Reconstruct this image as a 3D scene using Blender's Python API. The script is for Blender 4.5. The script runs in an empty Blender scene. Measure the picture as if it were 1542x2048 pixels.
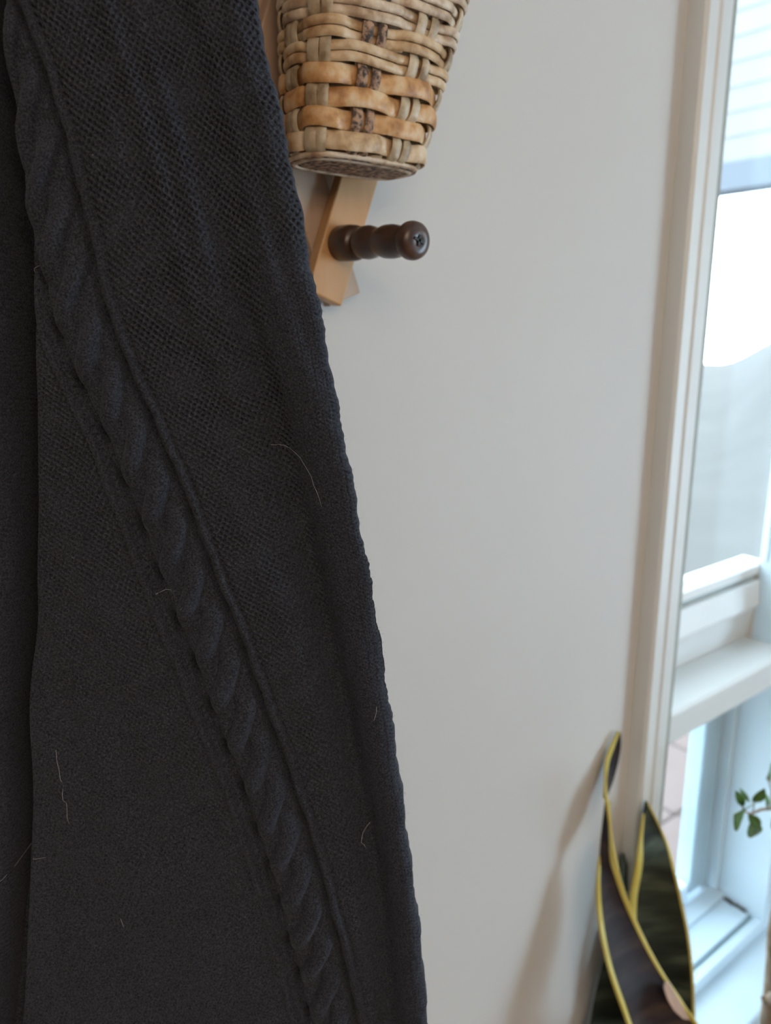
import bpy, bmesh, math, random
import numpy as np
from mathutils import Vector, Matrix
random.seed(7); rng = np.random.default_rng(7)
SC = bpy.context.scene; COL = SC.collection
# ------------------------------------------------------------------ camera
FPX = 1540.0; PITCH = math.atan(.235); TH = math.radians(52)
CAM = np.array([0, -.50, 1.45])
FW = np.array([math.cos(TH), math.sin(TH), 0]); RT = np.array([math.sin(TH), -math.cos(TH), 0]); UP = np.array([0, 0, 1.])
LOOK = FW*math.cos(PITCH) - UP*math.sin(PITCH); CU = UP*math.cos(PITCH) + FW*math.sin(PITCH)
cd = bpy.data.cameras.new('camera'); cam = bpy.data.objects.new('camera', cd); COL.objects.link(cam)
cd.sensor_fit = 'VERTICAL'; cd.sensor_height = 24; cd.lens = FPX/2048*24; cd.clip_start = .02; cd.clip_end = 200
cd.dof.use_dof = True; cd.dof.focus_distance = .385; cd.dof.aperture_fstop = cd.lens/3.7
cam.matrix_world = Matrix([[RT[i], CU[i], -LOOK[i], CAM[i]] for i in range(3)] + [[0, 0, 0, 1]])
SC.camera = cam
# ------------------------------------------------------------------ world, lights, exposure
W = bpy.data.worlds.new('overcast_sky'); SC.world = W; W.use_nodes = True
bg = W.node_tree.nodes['Background']; bg.inputs[0].default_value = (.76, .90, 1, 1); bg.inputs[1].default_value = 8.0
SIDE, REAR, LEFT = 20, 39, 5
def area(name, loc, target, sx, sy, power, color):
    l = bpy.data.lights.new(name, 'AREA'); l.shape = 'RECTANGLE'; l.size = sx; l.size_y = sy; l.energy = power; l.color = color
    o = bpy.data.objects.new(name, l); COL.objects.link(o); o.location = loc
    o.rotation_euler = (Vector(target)-Vector(loc)).to_track_quat('-Z', 'Y').to_euler(); return o
area('daylight_side_window', (2.75, -2.05, .90), (.7, 0, 1.0), .40, 1.1, SIDE, (.50, .82, 1.12))
area('warm_fill_left', (-2.35, -1.9, 1.5), (.3, -.3, 1.2), 1.0, 1.3, LEFT, (1, .80, .60))  # added warm fill from the left; that wall has no window
area('warm_fill_rear', (-.7, -2.7, 2.45), (.35, 0, 1.3), 1.8, 1.2, REAR, (1, .775, .575))  # added warm fill, high behind the camera, no window there
vs = SC.view_settings; vs.view_transform = 'Standard'; vs.look = 'None'; vs.exposure = 0; vs.gamma = 1; vs.use_curve_mapping = False
# ------------------------------------------------------------------ helpers
def ray(x, y): return (x-771)/FPX*RT + (1024-y)/FPX*CU + LOOK
def onY(x, y, Y=0.0): r = ray(x, y); return CAM + r*((Y-CAM[1])/r[1])
def onZ(x, y, Z): r = ray(x, y); return CAM + r*((Z-CAM[2])/r[2])
def onX(x, y, X): r = ray(x, y); return CAM + r*((X-CAM[0])/r[0])
def link(name, verts, faces, mat, parent=None, smooth=False, loc=None):
    me = bpy.data.meshes.new(name); me.from_pydata([tuple(map(float, v)) for v in verts], [], faces)
    if smooth: me.polygons.foreach_set('use_smooth', [True]*len(me.polygons))
    me.update(); o = bpy.data.objects.new(name, me); COL.objects.link(o)
    if mat: me.materials.append(mat)
    if parent: o.parent = parent
    return o
class MB:
    def __init__(s): s.v = []; s.f = []
    def box(s, x0, x1, y0, y1, z0, z1, rot=None, c=None):
        n = len(s.v)
        for x in (x0, x1):
            for y in (y0, y1):
                for z in (z0, z1):
                    p = Vector((x, y, z))
                    if rot is not None: p = rot @ p
                    if c is not None: p = p + Vector(c)
                    s.v.append(tuple(p))
        for q in ((0, 1, 3, 2), (4, 6, 7, 5), (0, 4, 5, 1), (2, 3, 7, 6), (0, 2, 6, 4), (1, 5, 7, 3)): s.f.append(tuple(n+i for i in q))
        return s
    def prism(s, poly, axis, a, b):
        """poly: 2D points in the plane across axis ('z': x,y / 'x': y,z / 'y': x,z), extruded from a to b"""
        n = len(s.v); m = len(poly)
        for t in (a, b):
            for p in poly:
                s.v.append({'z': (p[0], p[1], t), 'x': (t, p[0], p[1]), 'y': (p[0], t, p[1])}[axis])
        for i in range(m): j = (i+1) % m; s.f.append((n+i, n+j, n+m+j, n+m+i))
        s.f.append(tuple(n+i for i in range(m))[::-1]); s.f.append(tuple(n+m+i for i in range(m)))
        return s
    def sweep(s, pts, frames, sec, closed=False, cap=True):
        """pts Nx3, frames list of (u,v) unit vectors, sec list of (su,sv)"""
        n = len(s.v); N = len(pts); m = len(sec)
        for p, (u, v) in zip(pts, frames):
            for a, b in sec: s.v.append(tuple(np.array(p)+np.array(u)*a+np.array(v)*b))
        for i in range(N if closed else N-1):
            k = (i+1) % N
            for j in range(m): l = (j+1) % m; s.f.append((n+i*m+j, n+i*m+l, n+k*m+l, n+k*m+j))
        if cap and not closed:
            s.f.append(tuple(n+j for j in range(m))[::-1]); s.f.append(tuple(n+(N-1)*m+j for j in range(m)))
        return s
    def tube(s, pts, rad, m=8, cap=True):
        pts = [np.array(p, float) for p in pts]; rs = rad if hasattr(rad, '__len__') else [rad]*len(pts)
        n = len(s.v); N = len(pts); prev = None
        for i, p in enumerate(pts):
            t = pts[min(i+1, N-1)]-pts[max(i-1, 0)]; t /= np.linalg.norm(t)+1e-12
            if prev is None: a = np.cross(t, [0, 0, 1.]); a = a if np.linalg.norm(a) > .1 else np.cross(t, [1., 0, 0])
            else: a = prev-t*(prev@t)
            a /= np.linalg.norm(a); prev = a; b = np.cross(t, a)
            for j in range(m):
                w = 2*math.pi*j/m; s.v.append(tuple(p+(a*math.cos(w)+b*math.sin(w))*rs[i]))
        for i in range(N-1):
            for j in range(m): l = (j+1) % m; s.f.append((n+i*m+j, n+i*m+l, n+(i+1)*m+l, n+(i+1)*m+j))
        if cap: s.f.append(tuple(n+j for j in range(m))[::-1]); s.f.append(tuple(n+(N-1)*m+j for j in range(m)))
        return s
    def lathe(s, prof, origin, axis, m=28):
        ax = np.array(axis, float); ax /= np.linalg.norm(ax); a = np.cross(ax, [0, 0, 1.]); a = a if np.linalg.norm(a) > .1 else np.array([1., 0, 0])
        a /= np.linalg.norm(a); b = np.cross(ax, a); n = len(s.v); o = np.array(origin, float)
        for t, r in prof:
            for j in range(m):
                w = 2*math.pi*j/m; s.v.append(tuple(o+ax*t+(a*math.cos(w)+b*math.sin(w))*max(r, 1e-5)))
        for i in range(len(prof)-1):
            for j in range(m): l = (j+1) % m; s.f.append((n+i*m+j, n+i*m+l, n+(i+1)*m+l, n+(i+1)*m+j))
        s.f.append(tuple(n+j for j in range(m))[::-1]); s.f.append(tuple(n+(len(prof)-1)*m+j for j in range(m)))
        return s
    def build(s, name, mat, parent=None, smooth=False, bevel=0, kind=None):
        o = link(name, s.v, s.f, mat, parent, smooth)
        bm = bmesh.new(); bm.from_mesh(o.data); bmesh.ops.recalc_face_normals(bm, faces=bm.faces); bm.to_mesh(o.data); bm.free()
        if bevel:
            b = o.modifiers.new('bevel', 'BEVEL'); b.width = bevel; b.segments = 2; b.limit_method = 'ANGLE'
        if smooth and not bevel:
            try: o.data.set_sharp_from_angle(angle=math.radians(50))
            except Exception: pass
        if kind: o['kind'] = kind
        return o
def thing(name, label, cat, loc=(0, 0, 0), group=None):
    o = bpy.data.objects.new(name, None); COL.objects.link(o); o.empty_display_size = .02
    o['label'] = label; o['category'] = cat
    if group: o['group'] = group
    return o
def mat(name, c, rough=.5, spec=.5, **k):
    m = bpy.data.materials.new(name); m.use_nodes = True; nt = m.node_tree; b = nt.nodes['Principled BSDF']
    b.inputs['Base Color'].default_value = (*c, 1); b.inputs['Roughness'].default_value = rough; b.inputs['Specular IOR Level'].default_value = spec
    for kk, v in k.items(): b.inputs[kk.replace('_', ' ')].default_value = v
    return m
def noise_col(m, c1, c2, scale=(1, 1, 1), ns=5, detail=4, p0=.3, p1=.7, bump=0, bscale=None, coord='Object', dist=.001, c3=None):
    nt = m.node_tree; b = nt.nodes['Principled BSDF']; N = nt.nodes.new; L = nt.links.new
    tc = N('ShaderNodeTexCoord'); mp = N('ShaderNodeMapping'); mp.inputs['Scale'].default_value = scale; L(tc.outputs[coord], mp.inputs[0])
    n = N('ShaderNodeTexNoise'); n.inputs['Scale'].default_value = ns; n.inputs['Detail'].default_value = detail; L(mp.outputs[0], n.inputs[0])
    r = N('ShaderNodeValToRGB'); r.color_ramp.elements[0].position = p0; r.color_ramp.elements[1].position = p1
    r.color_ramp.elements[0].color = (*c1, 1); r.color_ramp.elements[1].color = (*c2, 1)
    if c3: e = r.color_ramp.elements.new((p0+p1)/2); e.color = (*c3, 1)
    L(n.outputs[0], r.inputs[0]); L(r.outputs[0], b.inputs['Base Color'])
    if bump:
        n2 = N('ShaderNodeTexNoise'); n2.inputs['Scale'].default_value = bscale or ns; n2.inputs['Detail'].default_value = 5; L(mp.outputs[0], n2.inputs[0])
        bp = N('ShaderNodeBump'); bp.inputs['Strength'].default_value = bump; bp.inputs['Distance'].default_value = dist; L(n2.outputs[0], bp.inputs['Height']); L(bp.outputs[0], b.inputs['Normal'])
    return m
# ------------------------------------------------------------------ materials
M_wall = noise_col(mat('wall_paint', (.6, .59, .57), .6, .35), (.60, .585, .565), (.63, .615, .595), ns=3, bump=.25, bscale=220, dist=.0006)
M_floor = noise_col(mat('floor_wood', (.3, .17, .08), .4), (.24, .13, .06), (.36, .21, .11), scale=(1, 12, 1), ns=3)
M_ceil = mat('ceiling_paint', (.8, .8, .78), .9)
M_trim = noise_col(mat('trim_gloss_white', (.74, .76, .76), .38), (.70, .72, .715), (.74, .765, .765), ns=6)
M_vinyl = noise_col(mat('sky_tinted_frame_white', (.70, .79, .85), .35), (.58, .72, .82), (.63, .77, .86), ns=8)  # blue of the sky light put into the frame white
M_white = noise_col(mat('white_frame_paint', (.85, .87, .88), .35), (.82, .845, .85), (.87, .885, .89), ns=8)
M_groove = mat('track_grey_green', (.42, .54, .54), .6)
M_grime = mat('grime', (.05, .045, .035), .9)
M_glass = bpy.data.materials.new('window_glass'); M_glass.use_nodes = True
_n = M_glass.node_tree; _n.nodes.clear(); _o = _n.nodes.new('ShaderNodeOutputMaterial'); _t = _n.nodes.new('ShaderNodeBsdfTransparent'); _g = _n.nodes.new('ShaderNodeBsdfGlossy'); _x = _n.nodes.new('ShaderNodeMixShader')
_g.inputs['Roughness'].default_value = .02; _t.inputs[0].default_value = (.96, .98, .98, 1); _x.inputs[0].default_value = .05
_n.links.new(_t.outputs[0], _x.inputs[1]); _n.links.new(_g.outputs[0], _x.inputs[2]); _n.links.new(_x.outputs[0], _o.inputs[0])
M_knit = noise_col(mat('black_cotton_knit', (.02, .02, .022), .95, .12), (.018, .0206, .0272), (.057, .0622, .081), ns=1100, detail=4, p0=.36, p1=.66, bump=.7, bscale=2600, dist=.0003)
_b = M_knit.node_tree.nodes['Principled BSDF']; _b.inputs['Sheen Weight'].default_value = .12; _b.inputs['Sheen Roughness'].default_value = .4; _b.inputs['Sheen Tint'].default_value = (.6, .6, .68, 1)
M_fuzz = mat('black_fibre', (.03, .03, .034), .8, .2)
M_lint = mat('pale_lint', (.62, .62, .64), .6)
M_slat = noise_col(mat('varnished_pine', (.55, .3, .13), .38), (.48, .245, .095), (.60, .34, .155), scale=(1, 1, .14), ns=60, detail=6, bump=.1, bscale=90, c3=(.57, .31, .13))
M_slat_shade = noise_col(mat('shaded_pine', (.5, .36, .26), .5), (.44, .30, .21), (.54, .39, .28), scale=(1, 1, .14), ns=60, detail=6)  # same pine, duller: shade on these slats put into the colour
M_peg = noise_col(mat('dark_stained_wood', (.09, .05, .03), .3), (.048, .024, .017), (.095, .050, .034), scale=(1, .3, 1), ns=90)
M_screw = mat('screw_recess', (.012, .009, .008), .5)
def cane(name, a, b, c):
    m = noise_col(mat(name, b, .45), a, c, scale=(1, 1, 1), ns=85, detail=8, p0=.36, p1=.66, bump=.5, bscale=260, dist=.0006, c3=b)
    return m
M_weave = [cane('rattan_orange', (.38, .17, .055), (.62, .34, .14), (.72, .53, .32)),
           cane('rattan_tan', (.36, .20, .09), (.58, .39, .21), (.72, .56, .38)),
           cane('rattan_pale', (.34, .21, .12), (.60, .45, .31), (.78, .66, .52))]
M_stake = cane('rattan_grey_tan', (.26, .18, .10), (.48, .37, .24), (.66, .55, .40))
M_bark = noise_col(mat('rattan_bark', (.2, .12, .07), .7), (.05, .03, .02), (.42, .25, .15), ns=260, detail=3, p0=.42, p1=.6, bump=.4, dist=.0008)
# ------------------------------------------------------------------ setting
XL, XR, Z0, Z1 = .842, 1.21, .46, 2.30      # window opening
def structure(o): o['kind'] = 'structure'; return o
b = MB()
b.box(-2.6, XL, 0, .14, 0, 2.6); b.box(XR, 3.0, 0, .066, 0, 2.6); b.box(XR, 3.0, .066, .14, 0, .955).box(XR+.16, 3.0, .066, .14, .955, 2.6).box(XR-.0005, XR+.012, .066, .096, .955, 1.088); b.box(XL, XR, 0, .14, 0, Z0-.03); b.box(XL, XR, 0, .14, Z1, 2.6)
structure(b.build('wall_front', M_wall))
structure(MB().box(-2.6, 3.0, -3.6, .14, -.1, 0).build('floor', M_floor))
structure(MB().box(-2.6, 3.0, -3.6, .14, 2.6, 2.7).build('ceiling', M_ceil))
structure(MB().box(-2.7, -2.6, -3.6, .14, 0, 2.6).build('wall_left', M_wall))
b = MB(); b.box(3.0, 3.1, -3.6, -2.7, 0, 2.6).box(3.0, 3.1, -1.4, .14, 0, 2.6).box(3.0, 3.1, -2.7, -1.4, 0, .3).box(3.0, 3.1, -2.7, -1.4, 2.2, 2.6)
structure(b.build('wall_right', M_wall))
structure(MB().box(-2.6, 3.0, -3.7, -3.6, 0, 2.6).build('wall_back', M_wall))
structure(MB().box(-2.6, .76, -.014, -.0005, 0, .11).build('baseboard_front', M_trim, bevel=.003))
b = MB()
for y0, y1, z0, z1 in ((-2.72, -2.66, .28, 2.22), (-1.44, -1.38, .28, 2.22), (-2.66, -1.44, .28, .34), (-2.66, -1.44, 2.16, 2.22), (-2.07, -2.03, .34, 2.16)): b.box(2.985, 3.05, y0, y1, z0, z1)
w2 = structure(b.build('window_2', M_vinyl)); MB().box(3.02, 3.024, -2.66, -1.44, .34, 2.16).build('pane', M_glass, w2)
# casing of the near window: fluted board, its front 22 mm proud of the wall
def casing_profile(x0, s=1):
    pr = [(0, 0), (0, -.0185), (.0035, -.022), (.017, -.022), (.0195, -.0195), (.0245, -.0195), (.027, -.022), (.045, -.0218), (.0500, -.0195), (.0515, -.016), (.0515, 0)]
    return [(x0+s*a, c) for a, c in pr]
c = MB().prism(casing_profile(.779), 'z', .30, 2.36); cas = structure(c.build('trim_1', M_trim))
cas['label'] = 'white fluted board down the left side of the window'
MB().box(.8307, .8415, -.0165, -.0002, .30, 2.36).build('thin_strip', mat('olive_grey_strip', (.34, .35, .31), .6), cas)  # darker olive-grey strip added along the casing's right edge
structure(MB().prism([(1.214, 0), (1.214, -.009), (1.262, -.012), (1.272, -.008), (1.272, 0)], 'z', .44, 2.36).build('trim_2', M_vinyl))
structure(MB().box(.779, 1.27, -.022, 0, 2.361, 2.43).build('trim_3', M_trim, bevel=.004))
win = bpy.data.objects.new('window_1', None); COL.objects.link(win); win['kind'] = 'structure'
MB().box(XL-.0005, XL+.004, -.004, .138, Z0, Z1).build('jamb', M_trim, win)
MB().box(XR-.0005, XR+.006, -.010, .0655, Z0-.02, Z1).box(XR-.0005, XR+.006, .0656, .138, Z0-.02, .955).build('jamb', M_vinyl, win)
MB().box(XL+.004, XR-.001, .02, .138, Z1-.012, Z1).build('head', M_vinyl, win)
# transom between the tall upper sash and the low lower sash
x0, x1 = XL+.0042, XR-.0008
b = MB(); b.prism([(0, .912), (-.002, .916), (-.002, .955), (.002, .959), (.114, .956), (.114, .912)], 'x', x0, x1); b.build('transom', M_trim, win, bevel=.0015)
MB().prism([(.0765, .9575), (.068, 1.008), (.115, 1.008), (.115, .9575)], 'x', x0, x1).build('sash_sill', M_trim, win)
up_s = MB().prism([(.066, 1.0085), (.058, 1.018), (.062, 1.058), (.095, 1.061), (.095, 1.0085)], 'x', x0, x1).build('sash_rail', M_white, win, bevel=.002)
MB().box(x0, x1, .072, .095, 1.0612, 1.0685).build('thin_strip', M_groove, win)
MB().prism([(.066, 1.0687), (.066, 1.082), (.078, 1.092), (.095, 1.092), (.095, 1.0687)], 'x', x0, x1).build('glazing_bead', M_white, win)
MB().box(x0, x0+.006, .066, .095, 1.0922, Z1-.013).build('sash_stile', M_trim, win)
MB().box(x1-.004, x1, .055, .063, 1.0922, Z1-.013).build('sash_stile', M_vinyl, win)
MB().box(x0+.006, XR+.12, .0665, .069, 1.0922, Z1-.013).build('pane', M_glass, win)
# lower sash and its sill
MB().box(x1-.082, x1-.030, .084, .112, .492, .9115).build('sash_stile', noise_col(mat('sky_tinted_sash_blue', (.4, .55, .64), .4), (.38, .53, .62), (.43, .58, .67), ns=8), win, bevel=.003)  # darker and bluer than the frame: sky light put into the colour
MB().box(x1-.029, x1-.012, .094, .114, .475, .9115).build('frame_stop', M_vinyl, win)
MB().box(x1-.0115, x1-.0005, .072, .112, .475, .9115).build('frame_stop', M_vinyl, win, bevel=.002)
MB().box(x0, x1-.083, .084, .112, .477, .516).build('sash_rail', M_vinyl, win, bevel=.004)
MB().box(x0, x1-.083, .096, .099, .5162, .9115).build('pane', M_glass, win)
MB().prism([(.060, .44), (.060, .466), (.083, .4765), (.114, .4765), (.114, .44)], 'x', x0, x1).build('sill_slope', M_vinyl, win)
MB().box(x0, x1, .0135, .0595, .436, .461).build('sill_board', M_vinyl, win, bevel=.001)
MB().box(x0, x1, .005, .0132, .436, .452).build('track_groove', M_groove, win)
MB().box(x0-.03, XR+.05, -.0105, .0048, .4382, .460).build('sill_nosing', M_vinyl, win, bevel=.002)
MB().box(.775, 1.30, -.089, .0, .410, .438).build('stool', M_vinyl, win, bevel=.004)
g = MB()
for i in range(26):
    t = i/25; P = np.array([1.2075-.004*random.random()-.001, .058-.040*t, .4625]); r = .0022+.0028*random.random()*(1-.5*t)
    g.lathe([(-r*.5, r*.5), (0, r), (r*.6, r*.7), (r*.9, .0002)], P, (0, 0, 1), 7)
g.build('grime', M_grime, win, smooth=True, kind='stuff')

# ------------------------------------------------------------------ black knit garment
D = .37
def pl(px, py): r = ray(px, py); s = D/(r@FW); return s*(r@RT), s*r[2]
def curve(pts):
    q = sorted((pl(*p) for p in pts), key=lambda t: t[1]); z = np.array([a[1] for a in q]); x = np.array([a[0] for a in q])
    def f(Z):
        o = np.interp(Z, z, x); o = np.where(Z > z[-1], x[-1]+(Z-z[-1])*(x[-1]-x[-3])/(z[-1]-z[-3]), o)
        return np.where(Z < z[0], x[0]+(Z-z[0])*(x[2]-x[0])/(z[2]-z[0]), o)
    def sm(Z):
        return sum(f(Z+d) for d in (-.012, -.008, -.004, 0, .004, .008, .012))/7
    return sm
E_raw = [(497, -60), (505, 0), (527, 90), (548, 180), (572, 290), (592, 390), (610, 480), (628, 580), (643, 640), (657, 715), (668, 790), (690, 885), (704, 960), (717, 1040), (732, 1120), (748, 1200), (757, 1270), (768, 1340), (781, 1430), (795, 1520), (806, 1610), (816, 1690), (827, 1780), (838, 1860), (848, 1950), (855, 2048), (862, 2130)]
Ec = curve(E_raw)
Cc = curve([(-30, 20), (10, 120), (58, 260), (100, 420), (148, 600), (200, 740), (258, 860), (303, 970), (350, 1100), (428, 1290), (500, 1480), (548, 1620), (590, 1770), (640, 1950), (668, 2060), (690, 2140)])
Fc = curve([(-20, -60), (-12, 100), (6, 300), (22, 450), (34, 600), (36, 800), (48, 1000), (50, 1150), (42, 1300), (36, 1500), (42, 1650), (38, 1800), (28, 1950), (22, 2100)])
Gc = curve([(330, -60), (360, 60), (410, 260), (462, 480), (506, 680), (540, 820), (590, 1000), (632, 1180), (672, 1360), (706, 1520), (735, 1660), (765, 1840), (780, 2060), (790, 2150)])
Fc0 = Fc; Fc = lambda Z: Fc0(Z)-.0005
def smooth(a, b, x): t = np.clip((x-a)/(b-a), 0, 1); return t*t*(3-2*t)
ztop = pl(771, -70)[1]; zbot = pl(771, 2120)[1]
zs = np.concatenate([np.linspace(.46, ztop, 60, endpoint=False), np.linspace(ztop, zbot, 990), np.linspace(zbot, -.60, 50)[1:]])
NX = 450; s01 = np.linspace(0, 1, NX)
Zg = np.repeat(zs[:, None], NX, 1)
Ex = Ec(Zg); Xl = -.285; Xg = Xl + (Ex-Xl)*s01[None, :]
pym = np.interp(Zg, sorted([pl(771, y)[1] for y in range(-200, 2300, 50)]), sorted(range(-200, 2300, 50), reverse=True))
# gentle hand-knit irregularity
wx = .0008*np.sin(Zg*41+Xg*40)+.00025*np.sin(Zg*143-Xg*90); wz = .0006*np.sin(Xg*97+Zg*33)+.0004*np.sin(Xg*210+1)
al = math.radians(17.5)
a = (Xg-Cc(Zg))*math.cos(al)+wx; sl = -Zg*math.cos(al)+Xg*math.sin(al)+wz
Fx = Fc(Zg); Gx = Gc(Zg)
H = np.zeros_like(Xg)
fw_ = .0034+.0018*np.exp(-((pym-620)/420)**2)
H -= .026*np.exp(-((Xg-Fx)/fw_)**2)+.007*np.exp(-((Xg-Fx)/(fw_*1.6))**2)
H += .005*smooth(0, -.012, Xg-Fx)
H += .007*np.sin(np.pi*np.clip((Xg-Fx)/(Gx-Fx+1e-6), 0, 1))
gs = smooth(350, 1000, pym)
H -= (.0030+.0110*gs)*np.exp(-((Xg-Gx)/(.0070+.0015*gs))**2)
up = 1-smooth(450, 1000, pym)
H += up*smooth(.018, .05, a)*(.0011*np.sin(a*2*np.pi/.0125+np.sin(Zg*18)*1.5)+.0010*np.sin(a*2*np.pi/.031+2))
H += .0010*np.sin(a*2*np.pi/.028+1.0+2*np.sin(Zg*11))*smooth(.02, .04, np.abs(a))*(1-.5*up)
H += .0012*np.sin(Zg*47+Xg*75)+.0008*np.sin(Zg*83-Xg*51+1)
# cable: two strands twisting, flanked by valleys and thin border ribs
ac = a-.0012; half = .0252; ph = np.pi*(sl-.004)/half; Rr, rs = .0058, .0062
def strand(p): return Rr*.55*np.sin(p)+np.sqrt(np.maximum(rs**2-(ac-Rr*np.cos(p))**2, 0))-.0012
rope = np.maximum(strand(ph), strand(ph+np.pi)); incable = np.exp(-(ac/.0150)**8)
H += incable*(1.12*np.maximum(rope, -.0042)-.0034)
H -= .0065*np.exp(-((a+.0118)/.0021)**2)*(.88+.12*np.cos(ph*2))+.0040*np.exp(-((a-.0138)/.0013)**2)
for rc in (-.0185, .0180):
    H += .0008*np.exp(-((a-rc)/.0017)**2)-.0020*np.exp(-((a-rc-.0030)/.0010)**2)-.0016*np.exp(-((a-rc+.0030)/.0010)**2)
# stitches: V legs on cable, ribs and edge band; purl mesh with pits elsewhere
band = smooth(.0275, .0215, Ex-Xg)*smooth(420, 620, pym)
bandc = smooth(.0055, .0035, Ex-Xg)
aw = a/.0030; b2 = sl/.0039
pit = np.cos(2*np.pi*aw)*np.cos(2*np.pi*b2)
var = .82+.42*np.sin(Xg*130+2*np.sin(Zg*90))*np.sin(Zg*115+2*np.sin(Xg*77))
mesh = -.0040*var*(.78+.22*smooth(200, 700, pym))*(1-.35*smooth(1350, 1900, pym))*np.clip(pit, 0, 1)**1.25+.00045*np.abs(np.sin(np.pi*(b2*2+.5*np.abs((aw*2) % 1-.5))))
def vee(acr, along, w, h):
    q = acr/w; f = q % 1; leg = np.abs(f-.5)*2
    col = .0008*np.sqrt(np.clip(1-(np.abs(leg-.5)*2)**2, 0, 1))
    return col + .0011*np.abs(np.sin(np.pi*(along/h+.85*leg)))**.7-.0009
v1 = vee(a, sl, .0028, .00185)
ab = Ex-Xg; v2 = vee(ab, -Zg+.12*Xg, .0030, .0021)*1.5
ribmask = np.maximum(incable, np.maximum(np.exp(-((a+.0185)/.0024)**4), np.exp(-((a-.018)/.0024)**4)))
st = mesh*(1-ribmask)+v1*ribmask
st = st*(1-band)+v2*band
fade = 1.0
H += st*1.0
H += band*(.0026*np.exp(-((ab-.010)/.009)**2))
H += rng.normal(0, .00011, H.shape)
# rounded, slightly knobbly edge
R = .0055; ed = np.clip(1-ab/R, 0, 1); H -= R*(1-np.sqrt(np.clip(1-ed**2, 0, 1)))
Xg = Xg + (smooth(.012, 0, ab))*(.00022*np.sin(Zg*2*np.pi/.0047+2*np.sin(Zg*170))*(.6+.4*np.sin(Zg*90))+.0003*np.sin(Zg*2*np.pi/.0131+1+2*np.sin(Zg*60))+.0006*np.sin(Zg*2*np.pi/.043))
HG = H
front = CAM[None, None]+FW*(D-H)[..., None]+RT*Xg[..., None]+UP*Zg[..., None]
backs = []
for k, (dx, hh) in enumerate([(0, .009), (-.003, .014), (-.012, .020), (-.05, .030), (-.10, .034), (-.15, .034), (-.19, .030)]):
    xx = np.maximum(Xg[:, -1]+dx, Xl); dd = D+hh+.004*np.sin(zs*14+k)+(.02*smooth(.2, .45, zs) if k > 2 else 0)
    backs.append(CAM+FW*dd[:, None]+RT*xx[:, None]+UP*zs[:, None])
allp = np.concatenate([front]+[q[:, None, :] for q in backs], 1)
allp[..., 1] = np.minimum(allp[..., 1], -.0285)
nr, nc = allp.shape[:2]
# seen from the side the sheet closes: left end of the front joins the back
me = bpy.data.meshes.new('knit_garment'); me.vertices.add(nr*nc); me.vertices.foreach_set('co', allp.reshape(-1).astype(np.float32))
ii, jj = np.meshgrid(np.arange(nr-1), np.arange(nc), indexing='ij'); j2 = (jj+1) % nc
quads = np.stack([ii*nc+jj, (ii+1)*nc+jj, (ii+1)*nc+j2, ii*nc+j2], -1).reshape(-1)
nf = (nr-1)*nc; me.loops.add(nf*4); me.loops.foreach_set('vertex_index', quads.astype(np.int32))
me.polygons.add(nf); me.polygons.foreach_set('loop_start', np.arange(0, nf*4, 4, dtype=np.int32)); me.polygons.foreach_set('use_smooth', np.ones(nf, bool))
me.update(calc_edges=True); me.validate(); me.materials.append(M_knit)
knit = bpy.data.objects.new('knit_garment', me); COL.objects.link(knit)
knit['label'] = 'black cable-knit garment hanging in soft folds along the left'; knit['category'] = 'garment'
def surf(px, py, lift=.0013):
    x, z = pl(px, py); i = int(np.argmin(np.abs(zs-z))); j = int(np.argmin(np.abs(Xg[i]-x)))
    return front[i, j]-FW*lift
def wire(name, polys, r, m, parent, kind=None):
    w = MB()
    for p in polys: w.tube(p, [r]*(len(p)-1)+[r*.4], 3)
    return w.build(name, m, parent, kind=kind)
polys = []
i0 = int(np.argmin(np.abs(zs-ztop))); i1 = int(np.argmin(np.abs(zs-zbot)))
for k in range(2100):
    i = random.randrange(i0, i1)
    if k < 1000: j = NX-1-int(abs(random.gauss(0, 4)))
    else: j = random.randrange(30, NX-1)
    P = front[i, j].copy(); L_ = random.uniform(.0008, .0026) if k < 1000 else random.uniform(.0008, .002)
    d = RT*random.uniform(-.2, 1)+UP*random.gauss(0, .8)-FW*random.uniform(-.1, .7) if k < 1000 else RT*random.gauss(0, 1)+UP*random.gauss(0, 1)-FW*.35
    d /= np.linalg.norm(d); c_ = np.cross(d, FW)*random.uniform(-.6, .6)
    polys.append([P-FW*.0002+d*L_*t+c_*L_*t*t for t in (0, .35, .7, 1)])
wire('fuzz', polys, .000028, M_fuzz, knit, 'stuff')
for path in ([(538, 894), (560, 897), (585, 910), (606, 930), (622, 955), (634, 985), (645, 1012)], [(118, 1490), (126, 1530), (134, 1560), (137, 1585), (144, 1605), (147, 1635)],
             [(-4, 1755), (12, 1750), (30, 1735), (48, 1718), (94, 1712)], [(752, 1408), (753, 1420), (748, 1434)], [(740, 1676), (725, 1690), (722, 1705), (732, 1722)],
             [(70, 528), (63, 536), (61, 545)], [(249, 1822), (254, 1842)], [(318, 1180), (334, 1176), (350, 1173)], [(372, 1203), (378, 1198)]):
    pts = [surf(*path[0])]
    for (xa, ya), (xb, yb) in zip(path, path[1:]):
        for t in (.5, 1): pts.append(surf(xa+(xb-xa)*t, ya+(yb-ya)*t))
    wire('lint_hair', [pts], .00007, M_lint, knit)
b = MB()
for px, py in ((207, 350), (200, 320), (545, 1003), (754, 1330), (566, 1014), (374, 1143), (414, 181), (190, 90), (640, 1625), (712, 1835), (398, 1249), (490, 735)):
    b.lathe([(-.00010, .00004), (0, .00011), (.00010, .00004)], surf(px, py, .0007), (1, .3, .2), 6)
b.build('lint_speck', mat('white_speck', (.8, .8, .8), .5), knit, kind='stuff')
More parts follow.
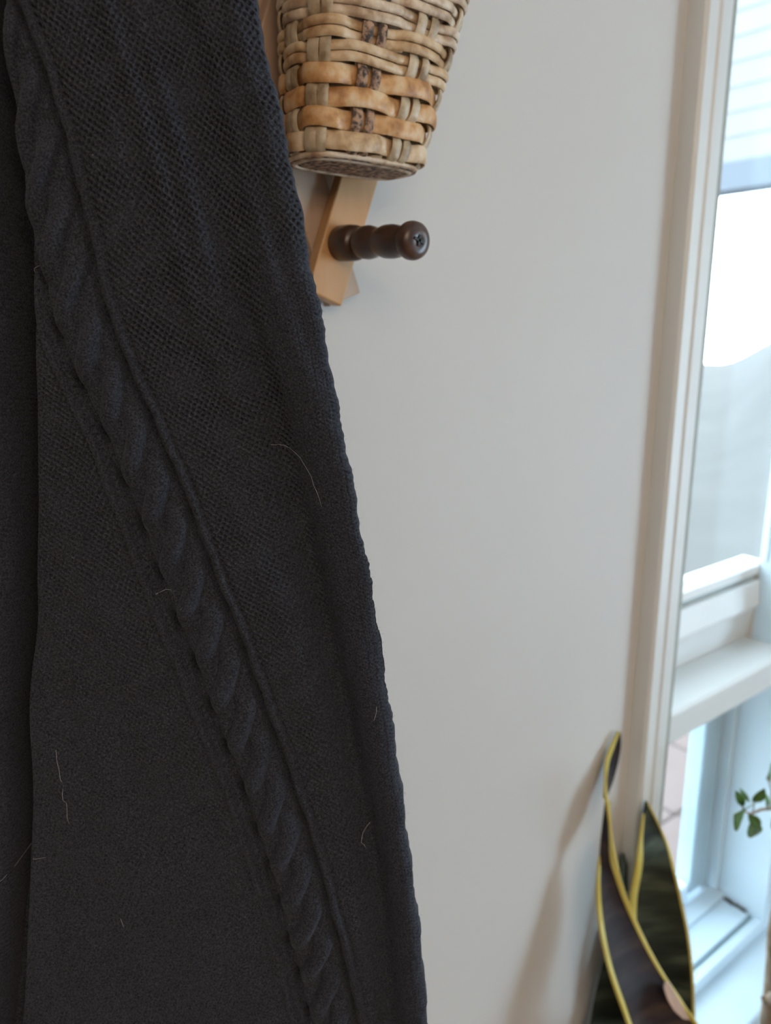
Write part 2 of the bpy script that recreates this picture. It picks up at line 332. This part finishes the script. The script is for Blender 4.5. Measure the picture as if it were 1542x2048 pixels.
# ------------------------------------------------------------------ accordion peg rack
rack = thing('peg_rack', 'varnished pine lattice peg rack on the wall behind the basket', 'coat rack')
PX, PZ = .3305, 1.5065; SL = .38; HX, HZ = .0456, .12; ang = math.atan(SL)
def slat(xa, za, xb, zb, y0, y1, w=.0305, e0=.036, e1=.036, sm=None):
    dx, dz = xb-xa, zb-za; L = math.hypot(dx, dz); ux, uz = dx/L, dz/L; nx, nz = uz, -ux
    A = (xa-ux*e0, za-uz*e0); B = (xb+ux*e1, zb+uz*e1); h = w/2; cc = .0045
    poly = []
    for (o, s, t) in ((A, -1, -1), (A, 1, -1), (B, 1, 1), (B, -1, 1)):
        poly.append((o[0]+nx*h*s, o[1]+nz*h*s))
    MB().prism(poly, 'y', y0, y1).build('slat', sm, rack, bevel=.0012)
cols = [PX-2*HX*i for i in range(5)]
for i, xc in enumerate(cols):        # "/" slats in front
    slat(xc, PZ, xc+(HX if i == 0 else 2*HX), PZ+(HZ if i == 0 else 2*HZ), -.0235, -.0130, sm=M_slat if i != 1 else M_slat_shade)  # second front slat takes the shaded tone for the basket's shadow
for i, xc in enumerate(cols):        # "\" slats behind
    slat(xc, PZ, xc-2*HX, PZ+2*HZ, -.0122, -.0035, sm=M_slat_shade)
slat(PX+HX, PZ+HZ, PX, PZ+2*HZ, -.0122, -.0035, sm=M_slat_shade)
def peg(x, z):
    prof = [(0, .0100), (.0005, .0112), (.002, .0122), (.012, .0124), (.019, .0118), (.0205, .0104), (.0215, .0080), (.0235, .0078), (.0248, .0092), (.028, .0108), (.034, .0112), (.039, .0103), (.043, .0086), (.0445, .0084), (.047, .0092), (.053, .0107), (.060, .0109), (.066, .0101), (.071, .0084), (.0745, .0080), (.0755, .0088), (.0762, .0108), (.078, .0119), (.081, .0121), (.0838, .0114), (.0855, .0098), (.0863, .0070), (.0868, .0030), (.0865, .0024), (.0862, .0001)]
    o = MB().lathe(prof, (x, -.0230, z), (0, -1, -.062), 40).build('peg', M_peg, rack, smooth=True)
    s = MB().box(-.0042, .0042, -.1111, -.1095, -.0009, .0009, Matrix.Rotation(math.radians(20), 3, 'Y'), (x, .0008, z-.0054)).box(-.0034, .0034, -.1111, -.1095, -.0009, .0009, Matrix.Rotation(math.radians(100), 3, 'Y'), (x, .0008, z-.0054))
    s.build('screw_slot', M_screw, o)
for x, z in ((PX+.0015, PZ+.0045), (PX, PZ+2*HZ)): peg(x, z)
# ------------------------------------------------------------------ woven basket
bas = thing('wicker_basket', 'small woven rattan basket hanging on the wooden peg rack', 'basket')
BZ = 1.5575; NS = 10; T0 = .101; PITCHZ = .0118
tt = np.linspace(0, 2*np.pi, 2001); NE = 3.2
cx = np.sign(np.cos(tt))*np.abs(np.cos(tt))**(2/NE); cy = np.sign(np.sin(tt))*np.abs(np.sin(tt))**(2/NE)
arc = np.concatenate([[0], np.cumsum(np.hypot(np.diff(cx), np.diff(cy)))]); arc /= arc[-1]
def bpos(t, z, off=0):
    q = (t % 1); x = np.interp(q, arc, cx); y = np.interp(q, arc, cy); e = 1e-3
    tx = np.interp((q+e) % 1, arc, cx)-np.interp((q-e) % 1, arc, cx); ty = np.interp((q+e) % 1, arc, cy)-np.interp((q-e) % 1, arc, cy)
    n = np.array([ty, -tx]); n /= np.hypot(*n)+1e-9
    r = .0463+(z-BZ)*.145; q_ = .56*r; yc = -.0285-q_; xc = .3215+(z-BZ)*.12
    n = n*np.array([.56, 1]); n /= np.hypot(*n); return np.array([xc+x*r+n[0]*off, yc+y*q_+n[1]*off, z]), np.array([n[0], n[1], 0])
def wave(u): c = math.cos(u); return math.copysign(abs(c)**.5, c)
rr = random.Random(3)
ROWS = 13
for i in range(ROWS):
    zc_ = BZ+.0068+i*PITCHZ
    strips = [(0, .0112)] if i < 4 else [(-.0030, .0058), (.0029, .0056)]
    for k, (dz, hw) in enumerate(strips):
        pts = []; fr = []
        for j in range(160):
            t = j/160; o = .0021*wave(math.pi*(t-T0)*NS)*(-1 if i % 2 else 1)
            P, n = bpos(t, zc_+dz+.0006*math.sin(7*t*6.28+i), o); pts.append(P); fr.append((n, np.array([0, 0, 1.])))
        h = hw/2; th = .0011
        sec = [(-th, -h*.8), (-th*.2, -h), (th*.5, -h*.85), (th, -h*.45), (th*1.15, 0), (th, h*.45), (th*.5, h*.85), (-th*.2, h), (-th, h*.8)]
        m_ = M_weave[0] if i < 4 and i != 0 else (M_weave[1] if i in (0, 4, 5) else M_weave[2])
        MB().sweep(pts, fr, sec, closed=True).build('weaver', m_, bas, smooth=True)
for k in range(NS):
    t0 = T0+k/NS
    for side in (-1, 1):
        pts = []; fr = []
        # tail bending in under the base
        zz = np.linspace(BZ+.001, BZ+ROWS*PITCHZ+.004, 90)
        P0, n0 = bpos(t0+side*.0136, BZ+.001, 0)
        for q in (1.0, .6, .3, .1): pts.append(P0-n0*.016*q-np.array([0, 0, .0030*(1-(1-q)**3)]) + np.array([0, 0, 0])); fr.append((n0, None))
        for z in zz:
            row = (z-BZ-.0068)/PITCHZ; o = .0019*wave(math.pi*row)*(1 if True else -1)
            P, n = bpos(t0+side*.0136, z, o*(-1 if k % 2 == 0 else 1)); pts.append(P); fr.append((n, None))
        P3 = np.array(pts); F2 = []
        for i in range(len(P3)):
            tg = P3[min(i+1, len(P3)-1)]-P3[max(i-1, 0)]; tg /= np.linalg.norm(tg); n = fr[i][0]; n = n-tg*(n@tg); n /= np.linalg.norm(n)+1e-9; F2.append((n, np.cross(tg, n)))
        w = (.0037 if side < 0 else .0033); th = .0009
        sec = [(-th, -w*.85), (th*.3, -w), (th, -w*.6), (th*1.2, 0), (th, w*.6), (th*.3, w), (-th, w*.85)]
        MB().sweep(P3, F2, sec).build('stake', M_bark if k == 6 else M_stake, bas, smooth=True)
for z_, r_, off in ((BZ-.0022, .0020, -.006), (BZ-.0012, .0017, -.0022), (BZ+ROWS*PITCHZ+.005, .0036, .0016), (BZ+ROWS*PITCHZ+.005, .0036, -.003)):
    pts = [bpos(j/80, z_, off)[0] for j in range(81)]
    MB().tube(pts, r_, 8, cap=False).build('rim_rod', M_weave[2], bas, smooth=True)
zt = BZ+ROWS*PITCHZ+.006
MB().tube([(PX-.014, -.034, zt-.006), (PX-.0175, -.036, zt+.018), (PX-.0155, -.038, 1.7465+.006), (PX-.008, -.039, 1.7465+.0135), (PX, -.039, 1.7465+.0158), (PX+.008, -.039, 1.7465+.0135), (PX+.0155, -.038, 1.7465+.006), (PX+.0175, -.036, zt+.018), (PX+.014, -.034, zt-.006)], .002, 8).build('hanging_loop', M_weave[2], bas, smooth=True)
ring = [bpos(j/60, BZ-.0012, -.0020)[0] for j in range(60)]; c0 = np.mean(ring, 0)
link('base', [c0]+ring, [(0, 1+j, 1+(j+1) % 60) for j in range(60)], M_bark, bas).modifiers.new('thick', 'SOLIDIFY').thickness = .002
# ------------------------------------------------------------------ snake plant
def leafmat(name, c1, c2, c3, ang):
    m = mat(name, c2, .6, .25); noise_col(m, c1, c3, scale=(6, 6, 26), ns=1.7, detail=5, p0=.35, p1=.68, c3=c2); return m
M_leafA = leafmat('leaf_dusky_brown_green', (.017, .012, .014), (.032, .022, .024), (.075, .052, .042), 0)
M_leafB = leafmat('leaf_dark_green', (.009, .014, .010), (.026, .035, .023), (.070, .084, .056), 0)
M_margin = noise_col(mat('leaf_yellow_margin', (.55, .43, .07), .45), (.60, .47, .07), (.74, .66, .22), ns=20)
M_dry = noise_col(mat('leaf_dry_patch', (.45, .28, .2), .8), (.50, .31, .22), (.36, .21, .14), ns=60)
def leaf(parent, st, bladem, ml, mr, cup=.006, l0=0, r0=0):
    """st rows: (left px,py, right px,py, Yleft, Yright); ml/mr: margin width (m) of each side"""
    rows = []
    K = np.array(st, float); n = len(K); tt_ = np.linspace(0, n-1, n*6)
    # Catmull-Rom through stations
    def cr(t):
        i = int(min(t, n-2)); f = t-i; p = [K[max(0, min(n-1, i+o))] for o in (-1, 0, 1, 2)]
        return .5*((2*p[1])+(-p[0]+p[2])*f+(2*p[0]-5*p[1]+4*p[2]-p[3])*f*f+(-p[0]+3*p[1]-3*p[2]+p[3])*f**3)
    for t in tt_:
        q = cr(t); Lp = onY(q[0], q[1], q[4]); Rp = onY(q[2], q[3], q[5]); rows.append((Lp, Rp))
    def strip(name, m, f0, f1, lift, nseg, skip=0):
        w0 = None
        v = []; f = []
        for ri, (Lp, Rp) in enumerate(rows):
            if ri < skip*6: continue
            w = np.linalg.norm(Rp-Lp)+1e-6; a0 = f0(w); a1 = f1(w)
            if skip:
                g_ = min(1, .12+(ri-skip*6)/11)
                if a0 > .3: a0 = a1-(a1-a0)*g_
                else: a1 = a0+(a1-a0)*g_
            ax = (Rp-Lp)/w; nn = np.cross(ax, [0, 0, 1.]); nn /= np.linalg.norm(nn)+1e-9
            if nn@(CAM-Lp) < 0: nn = -nn
            for j in range(nseg+1):
                s = a0+(a1-a0)*j/nseg; v.append(Lp+(Rp-Lp)*s-nn*(cup*4*s*(1-s)*min(1, w/.05)-lift))
        k = nseg+1
        for i in range(len(v)//k-1):
            for j in range(nseg): f.append((i*k+j, i*k+j+1, (i+1)*k+j+1, (i+1)*k+j))
        o = link(name, v, f, m, parent, smooth=True); s = o.modifiers.new('thick', 'SOLIDIFY'); s.thickness = .0022; s.offset = 0
        return o
    o = strip('leaf', bladem, lambda w: 0.0, lambda w: 1.0, 0, 10)
    for which, mw in ((0, ml), (1, mr)):
        if mw <= 0: continue
        f0 = (lambda w, mw=mw: -.0006/w) if which == 0 else (lambda w, mw=mw: 1-min(.36, mw/w))
        f1 = (lambda w, mw=mw: min(.36, mw/w)) if which == 0 else (lambda w, mw=mw: 1+.0006/w)
        q = strip('yellow_margin', M_margin, f0, f1, .0004, 3, l0 if which == 0 else r0); q.parent = o
        q.modifiers['thick'].thickness = .0032
    return o, rows
snake = thing('snake_plant', 'potted snake plant with yellow-edged twisted leaves beside the window', 'plant')
def ysh(px, py, spx):      # distance from the wall at which the side daylight throws this edge's shadow on wall point (spx, py)
    k = onY(px, py)[0]/.5; return -(.5*k-onY(spx, py)[0])/(k+1.01)
def solve(rows):
    return [(a_[0], a_[1], a_[2], a_[3], ysh(a_[0], a_[1], a_[4]), ysh(a_[2], a_[3], a_[5])) if a_[4] > 0 else a_ for a_ in rows]
A = solve([(1241, 1464, 1237, 1462, 1225, 1223), (1242, 1488, 1223, 1490, 1214, 1206), (1237, 1520, 1212, 1520, 1207, 1190), (1226, 1560, 1210, 1560, 1196, 1168), (1214, 1592, 1212, 1592, 1182, 1150), (1208, 1630, 1218, 1630, 1170, 1138), (1201, 1690, 1227, 1695, 1140, 1118),
     (1195, 1760, 1242, 1760, 1100, 1122), (1196, 1820, 1265, 1825, 1084, 1124), (1205, 1885, 1300, 1900, 1064, 1112), (1221, 1950, 1338, 1965, 1044, 1100), (1247, 2025, 1388, 2038, 1022, 1090)])+[(1282, 2120, 1440, 2120, -.110, -.112), (1330, 2240, 1472, 2240, -.120, -.122), (1372, 2350, 1472, 2350, -.130, -.130), (1400, 2440, 1465, 2440, -.134, -.134)]
oA, rowsA = leaf(snake, A, M_leafA, .0062, .0070, l0=6.6)
B = solve([(1292, 1602, 1294, 1603, -.030, -.030), (1286, 1630, 1309, 1630, -.030, -.034), (1279, 1680, 1331, 1680, -.033, -.040), (1270, 1740, 1349, 1740, 1195, 1204), (1260, 1800, 1363, 1800, 1186, 1195), (1260, 1870, 1377, 1870, 1172, 1186), (1268, 1950, 1386, 1950, 1158, 1172),
     (1285, 2040, 1389, 2040, 1146, 1162), (1312, 2130, 1393, 2130, -.084, -.106), (1345, 2240, 1405, 2240, -.096, -.112), (1385, 2350, 1430, 2350, -.108, -.116), (1408, 2440, 1448, 2440, -.114, -.118)])
leaf(snake, B, M_leafB, .0085, .0028, .004, l0=1)
Cc_ = solve([(1216, 1868, 1219, 1869, 1173, 1175), (1210, 1910, 1235, 1910, 1165, 1176), (1196, 1970, 1245, 1975, 1155, 1168), (1184, 2030, 1256, 2035, 1146, 1162), (1178, 2100, 1275, 2100, -.030, -.066), (1205, 2200, 1320, 2200, -.060, -.085), (1290, 2320, 1385, 2320, -.095, -.102), (1378, 2440, 1425, 2440, -.112, -.116)])
leaf(snake, Cc_, M_leafB, 0, 0, .003)
Dd = [(1246, 1706, 1248, 1707, -.010, -.010), (1242, 1735, 1255, 1735, -.011, -.011), (1238, 1780, 1258, 1780, -.013, -.013), (1236, 1850, 1262, 1850, -.017, -.017), (1240, 1980, 1275, 1980, -.032, -.036), (1270, 2140, 1310, 2140, -.06, -.06), (1330, 2290, 1365, 2290, -.09, -.09), (1394, 2440, 1425, 2440, -.106, -.106)]
leaf(snake, Dd, M_leafB, 0, 0, .001)
# dry notch by the right margin of the front leaf
pp = [(1329, 1962), (1338, 1966), (1352, 1990), (1368, 2018), (1378, 2040), (1366, 2038), (1348, 2022), (1334, 1998), (1327, 1975)]
yA = {y_: q_ for (_, _, _, y_, _, q_) in A}
yy = lambda py: yA[1965]+(py-1965)/73*(yA[2038]-yA[1965])-.0022
vv = [onY(x, y, yy(y)) for x, y in pp]; pch = link('dry_patch', vv, [tuple(range(len(vv)))], M_dry, oA); pch.modifiers.new('t', 'SOLIDIFY').thickness = .0006
base = (np.array(rowsA[-1][0])+np.array(rowsA[-1][1]))/2
px_, py_ = float(base[0]), -.155
pz_ = float(base[2])+.02
M_pot = noise_col(mat('terracotta', (.45, .2, .11), .8), (.40, .17, .09), (.50, .24, .14), ns=12)
MB().lathe([(0, .075), (.004, .08), (pz_-.012, .108), (pz_-.012, .116), (pz_+.02, .118), (pz_+.02, .108), (pz_+.0, .106), (pz_-.006, .10)], (px_, py_, .0), (0, 0, 1), 40).build('pot', M_pot, snake, smooth=True)
MB().lathe([(0, .098), (.006, .096), (.009, .0)], (px_, py_, pz_-.012), (0, 0, 1), 40).build('soil', noise_col(mat('soil', (.05, .03, .02), 1), (.03, .02, .012), (.08, .05, .03), ns=120), snake)
# ------------------------------------------------------------------ small-leaved woody plant at the right edge
M_bk = noise_col(mat('bark', (.25, .18, .12), .85), (.14, .10, .065), (.36, .28, .21), scale=(1, 1, .5), ns=70, bump=.6, dist=.002, c3=(.27, .19, .13))
M_lf = noise_col(mat('fresh_leaf', (.06, .16, .04), .5), (.045, .12, .03), (.09, .22, .055), ns=40)
wood = thing('woody_plant', 'small-leaved woody plant with mottled brown stem at the right edge', 'plant')
tr = [onY(1548, 2048, -.125)]
bx_, by_ = float(tr[0][0]), -.125
pts = [np.array([bx_+.115, by_-.06, .175]), np.array([bx_+.095, by_-.045, .23]), np.array([bx_+.06, by_-.02, .31])] + [onY(x, y, -.125) for x, y in ((1543, 2120), (1541, 2048), (1546, 1985), (1551, 1920), (1552, 1870), (1562, 1800), (1576, 1720), (1580, 1640))]
MB().tube(pts, [.0165, .0162, .0158, .0150, .0146, .0125, .012, .0115, .010, .0085, .0065], 12).build('stem', M_bk, wood, smooth=True)
MB().tube([onY(1545, 1990, -.128), onY(1534, 2003, -.139), onY(1527, 1997, -.145)], [.006, .005, .0035], 8).build('branch_stub', M_bk, wood, smooth=True)
p0_ = onY(1580, 1640, -.125)
MB().tube([p0_, onY(1562, 1622, -.13), onY(1542, 1617, -.135), onY(1522, 1619, -.137), onY(1502, 1628, -.138), onY(1492, 1624, -.139), onY(1483, 1612, -.14)], [.004, .003, .0022, .0018, .0015, .0012, .0008], 6).build('twig', M_bk, wood, smooth=True)
def small_leaf(a_, b_, wpx, Ya, Yb):
    P, Q = onY(*a_, Ya), onY(*b_, Yb); ax = Q-P; L_ = np.linalg.norm(ax); ax /= L_; side = np.cross(ax, FW); side /= np.linalg.norm(side); nn = np.cross(side, ax); v = []; f = []
    if nn@FW > 0: nn = -nn
    ws = [(0, .04), (.12, .5), (.3, .9), (.5, 1), (.7, .85), (.88, .45), (1, .03)]
    W_ = wpx*.5*L_/math.hypot(a_[0]-b_[0], a_[1]-b_[1])
    for t, w in ws:
        for s in (-1, -.5, 0, .5, 1): v.append(P+ax*L_*t+side*W_*w*s+nn*(abs(s)*W_*w*.35-.004*t*t))
    for i in range(6):
        for j in range(4): f.append((i*5+j, i*5+j+1, (i+1)*5+j+1, (i+1)*5+j))
    o = link('leaf', v, f, M_lf, wood, smooth=True); o.modifiers.new('t', 'SOLIDIFY').thickness = .0006
for q in (((1490, 1618), (1474, 1634), 21, -.139, -.150), ((1487, 1612), (1474, 1585), 14, -.14, -.135), ((1496, 1628), (1524, 1655), 20, -.138, -.150), ((1502, 1640), (1512, 1678), 9, -.138, -.12),
          ((1505, 1603), (1531, 1582), 20, -.138, -.150), ((1500, 1606), (1478, 1574), 10, -.137, -.12), ((1533, 1616), (1536, 1586), 12, -.136, -.13), ((1540, 1617), (1560, 1590), 20, -.135, -.13), ((1550, 1620), (1575, 1650), 20, -.135, -.13),
          ((1532, 1556), (1548, 1530), 16, -.12, -.11), ((1578, 1640), (1600, 1600), 22, -.125, -.12), ((1580, 1650), (1610, 1660), 22, -.125, -.12)):
    small_leaf(*q)
MB().tube([onY(1505, 1626, -.138), onY(1508, 1614, -.138), onY(1506, 1603, -.138)], .0008, 6).build('twig', M_bk, wood)
MB().tube([onY(1542, 1617, -.135), onY(1543, 1580, -.128), onY(1536, 1556, -.122)], .0009, 6).build('twig', M_bk, wood)
M_pot2 = noise_col(mat('grey_glazed_pot', (.35, .36, .35), .35), (.30, .31, .30), (.42, .43, .42), ns=10)
MB().lathe([(0, .08), (.004, .085), (.17, .115), (.19, .118), (.195, .114), (.19, .106), (.17, .10)], (bx_+.165, by_-.065, 0), (0, 0, 1), 40).build('pot', M_pot2, wood, smooth=True)
MB().lathe([(0, .10), (.006, .098), (.012, .0)], (bx_+.165, by_-.065, .176), (0, 0, 1), 30).build('soil', bpy.data.materials['soil'], wood)
# ------------------------------------------------------------------ outside
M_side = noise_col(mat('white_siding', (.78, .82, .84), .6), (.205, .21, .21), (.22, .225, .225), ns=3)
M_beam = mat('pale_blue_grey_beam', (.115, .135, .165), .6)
porch = thing('neighbouring_porch', 'white boarded porch end with pale blue beam seen through upper window', 'porch')
zb_ = 1.45+.563*6/3.2
MB().box(6.0, 6.25, .6, 7, zb_+.0, zb_+.215).build('beam', M_beam, porch, bevel=.01)
for k in range(9):
    z = zb_+.217+k*.175
    MB().prism([(6.02+.03, z), (6.021, z), (6.03, z+.174), (6.07, z+.174)], 'y', .6, 7).build('siding_board', M_side, porch)
MB().box(6.0, 6.2, 6.8, 7.0, -.35, zb_-.001).build('post', M_side, porch)
MB().box(6.0, 6.2, .6, .8, -.35, zb_-.001).build('post', M_side, porch)
M_road = noise_col(mat('pale_grey_paving', (.42, .45, .47), .9), (.060, .058, .055), (.074, .071, .067), scale=(1, 1, 1), ns=1.2, detail=6)
v = []; f = []; n_ = 80
for i in range(n_):
    for j in range(n_):
        x = -6+i*.62; y = .16+j*.52; dist = math.hypot(x, y+.5); az = math.atan2(y+.5, x)
        bank = 1.6*float(smooth(-.505, -.43, -az))*float(smooth(6, 21, dist))
        v.append((x, y, -.36+bank+.04*math.sin(x*.9)*math.sin(y*.7)))
for i in range(n_-1):
    for j in range(n_-1): f.append((i*n_+j, (i+1)*n_+j, (i+1)*n_+j+1, i*n_+j+1))
o = link('paved_ground', v, f, M_road, None, True); o['kind'] = 'structure'
M_pave = noise_col(mat('pink_paver', (.55, .40, .36), .85), (.125, .086, .077), (.148, .107, .098), ns=5, detail=6)
pat = bpy.data.objects.new('patio', None); COL.objects.link(pat); pat['kind'] = 'structure'
pm = None
for i in range(8):
    for j in range(7):
        x, y = .2+i*.42, .35+j*.42
        if pm is None: o = MB().box(0, .411, 0, .411, -.26, -.21).build('paving_slab', M_pave, pat, bevel=.006); pm = o.data
        else: o = bpy.data.objects.new('paving_slab', pm); COL.objects.link(o); o.parent = pat; m_ = o.modifiers.new('bevel', 'BEVEL'); m_.width = .006
        o.location = (x, y, -.003*((i*3+j*5) % 3))
MB().box(.16, 3.6, .31, 3.3, -.36, -.262).build('slab_bed', mat('pale_joint_sand', (.115, .092, .085), .9), pat)
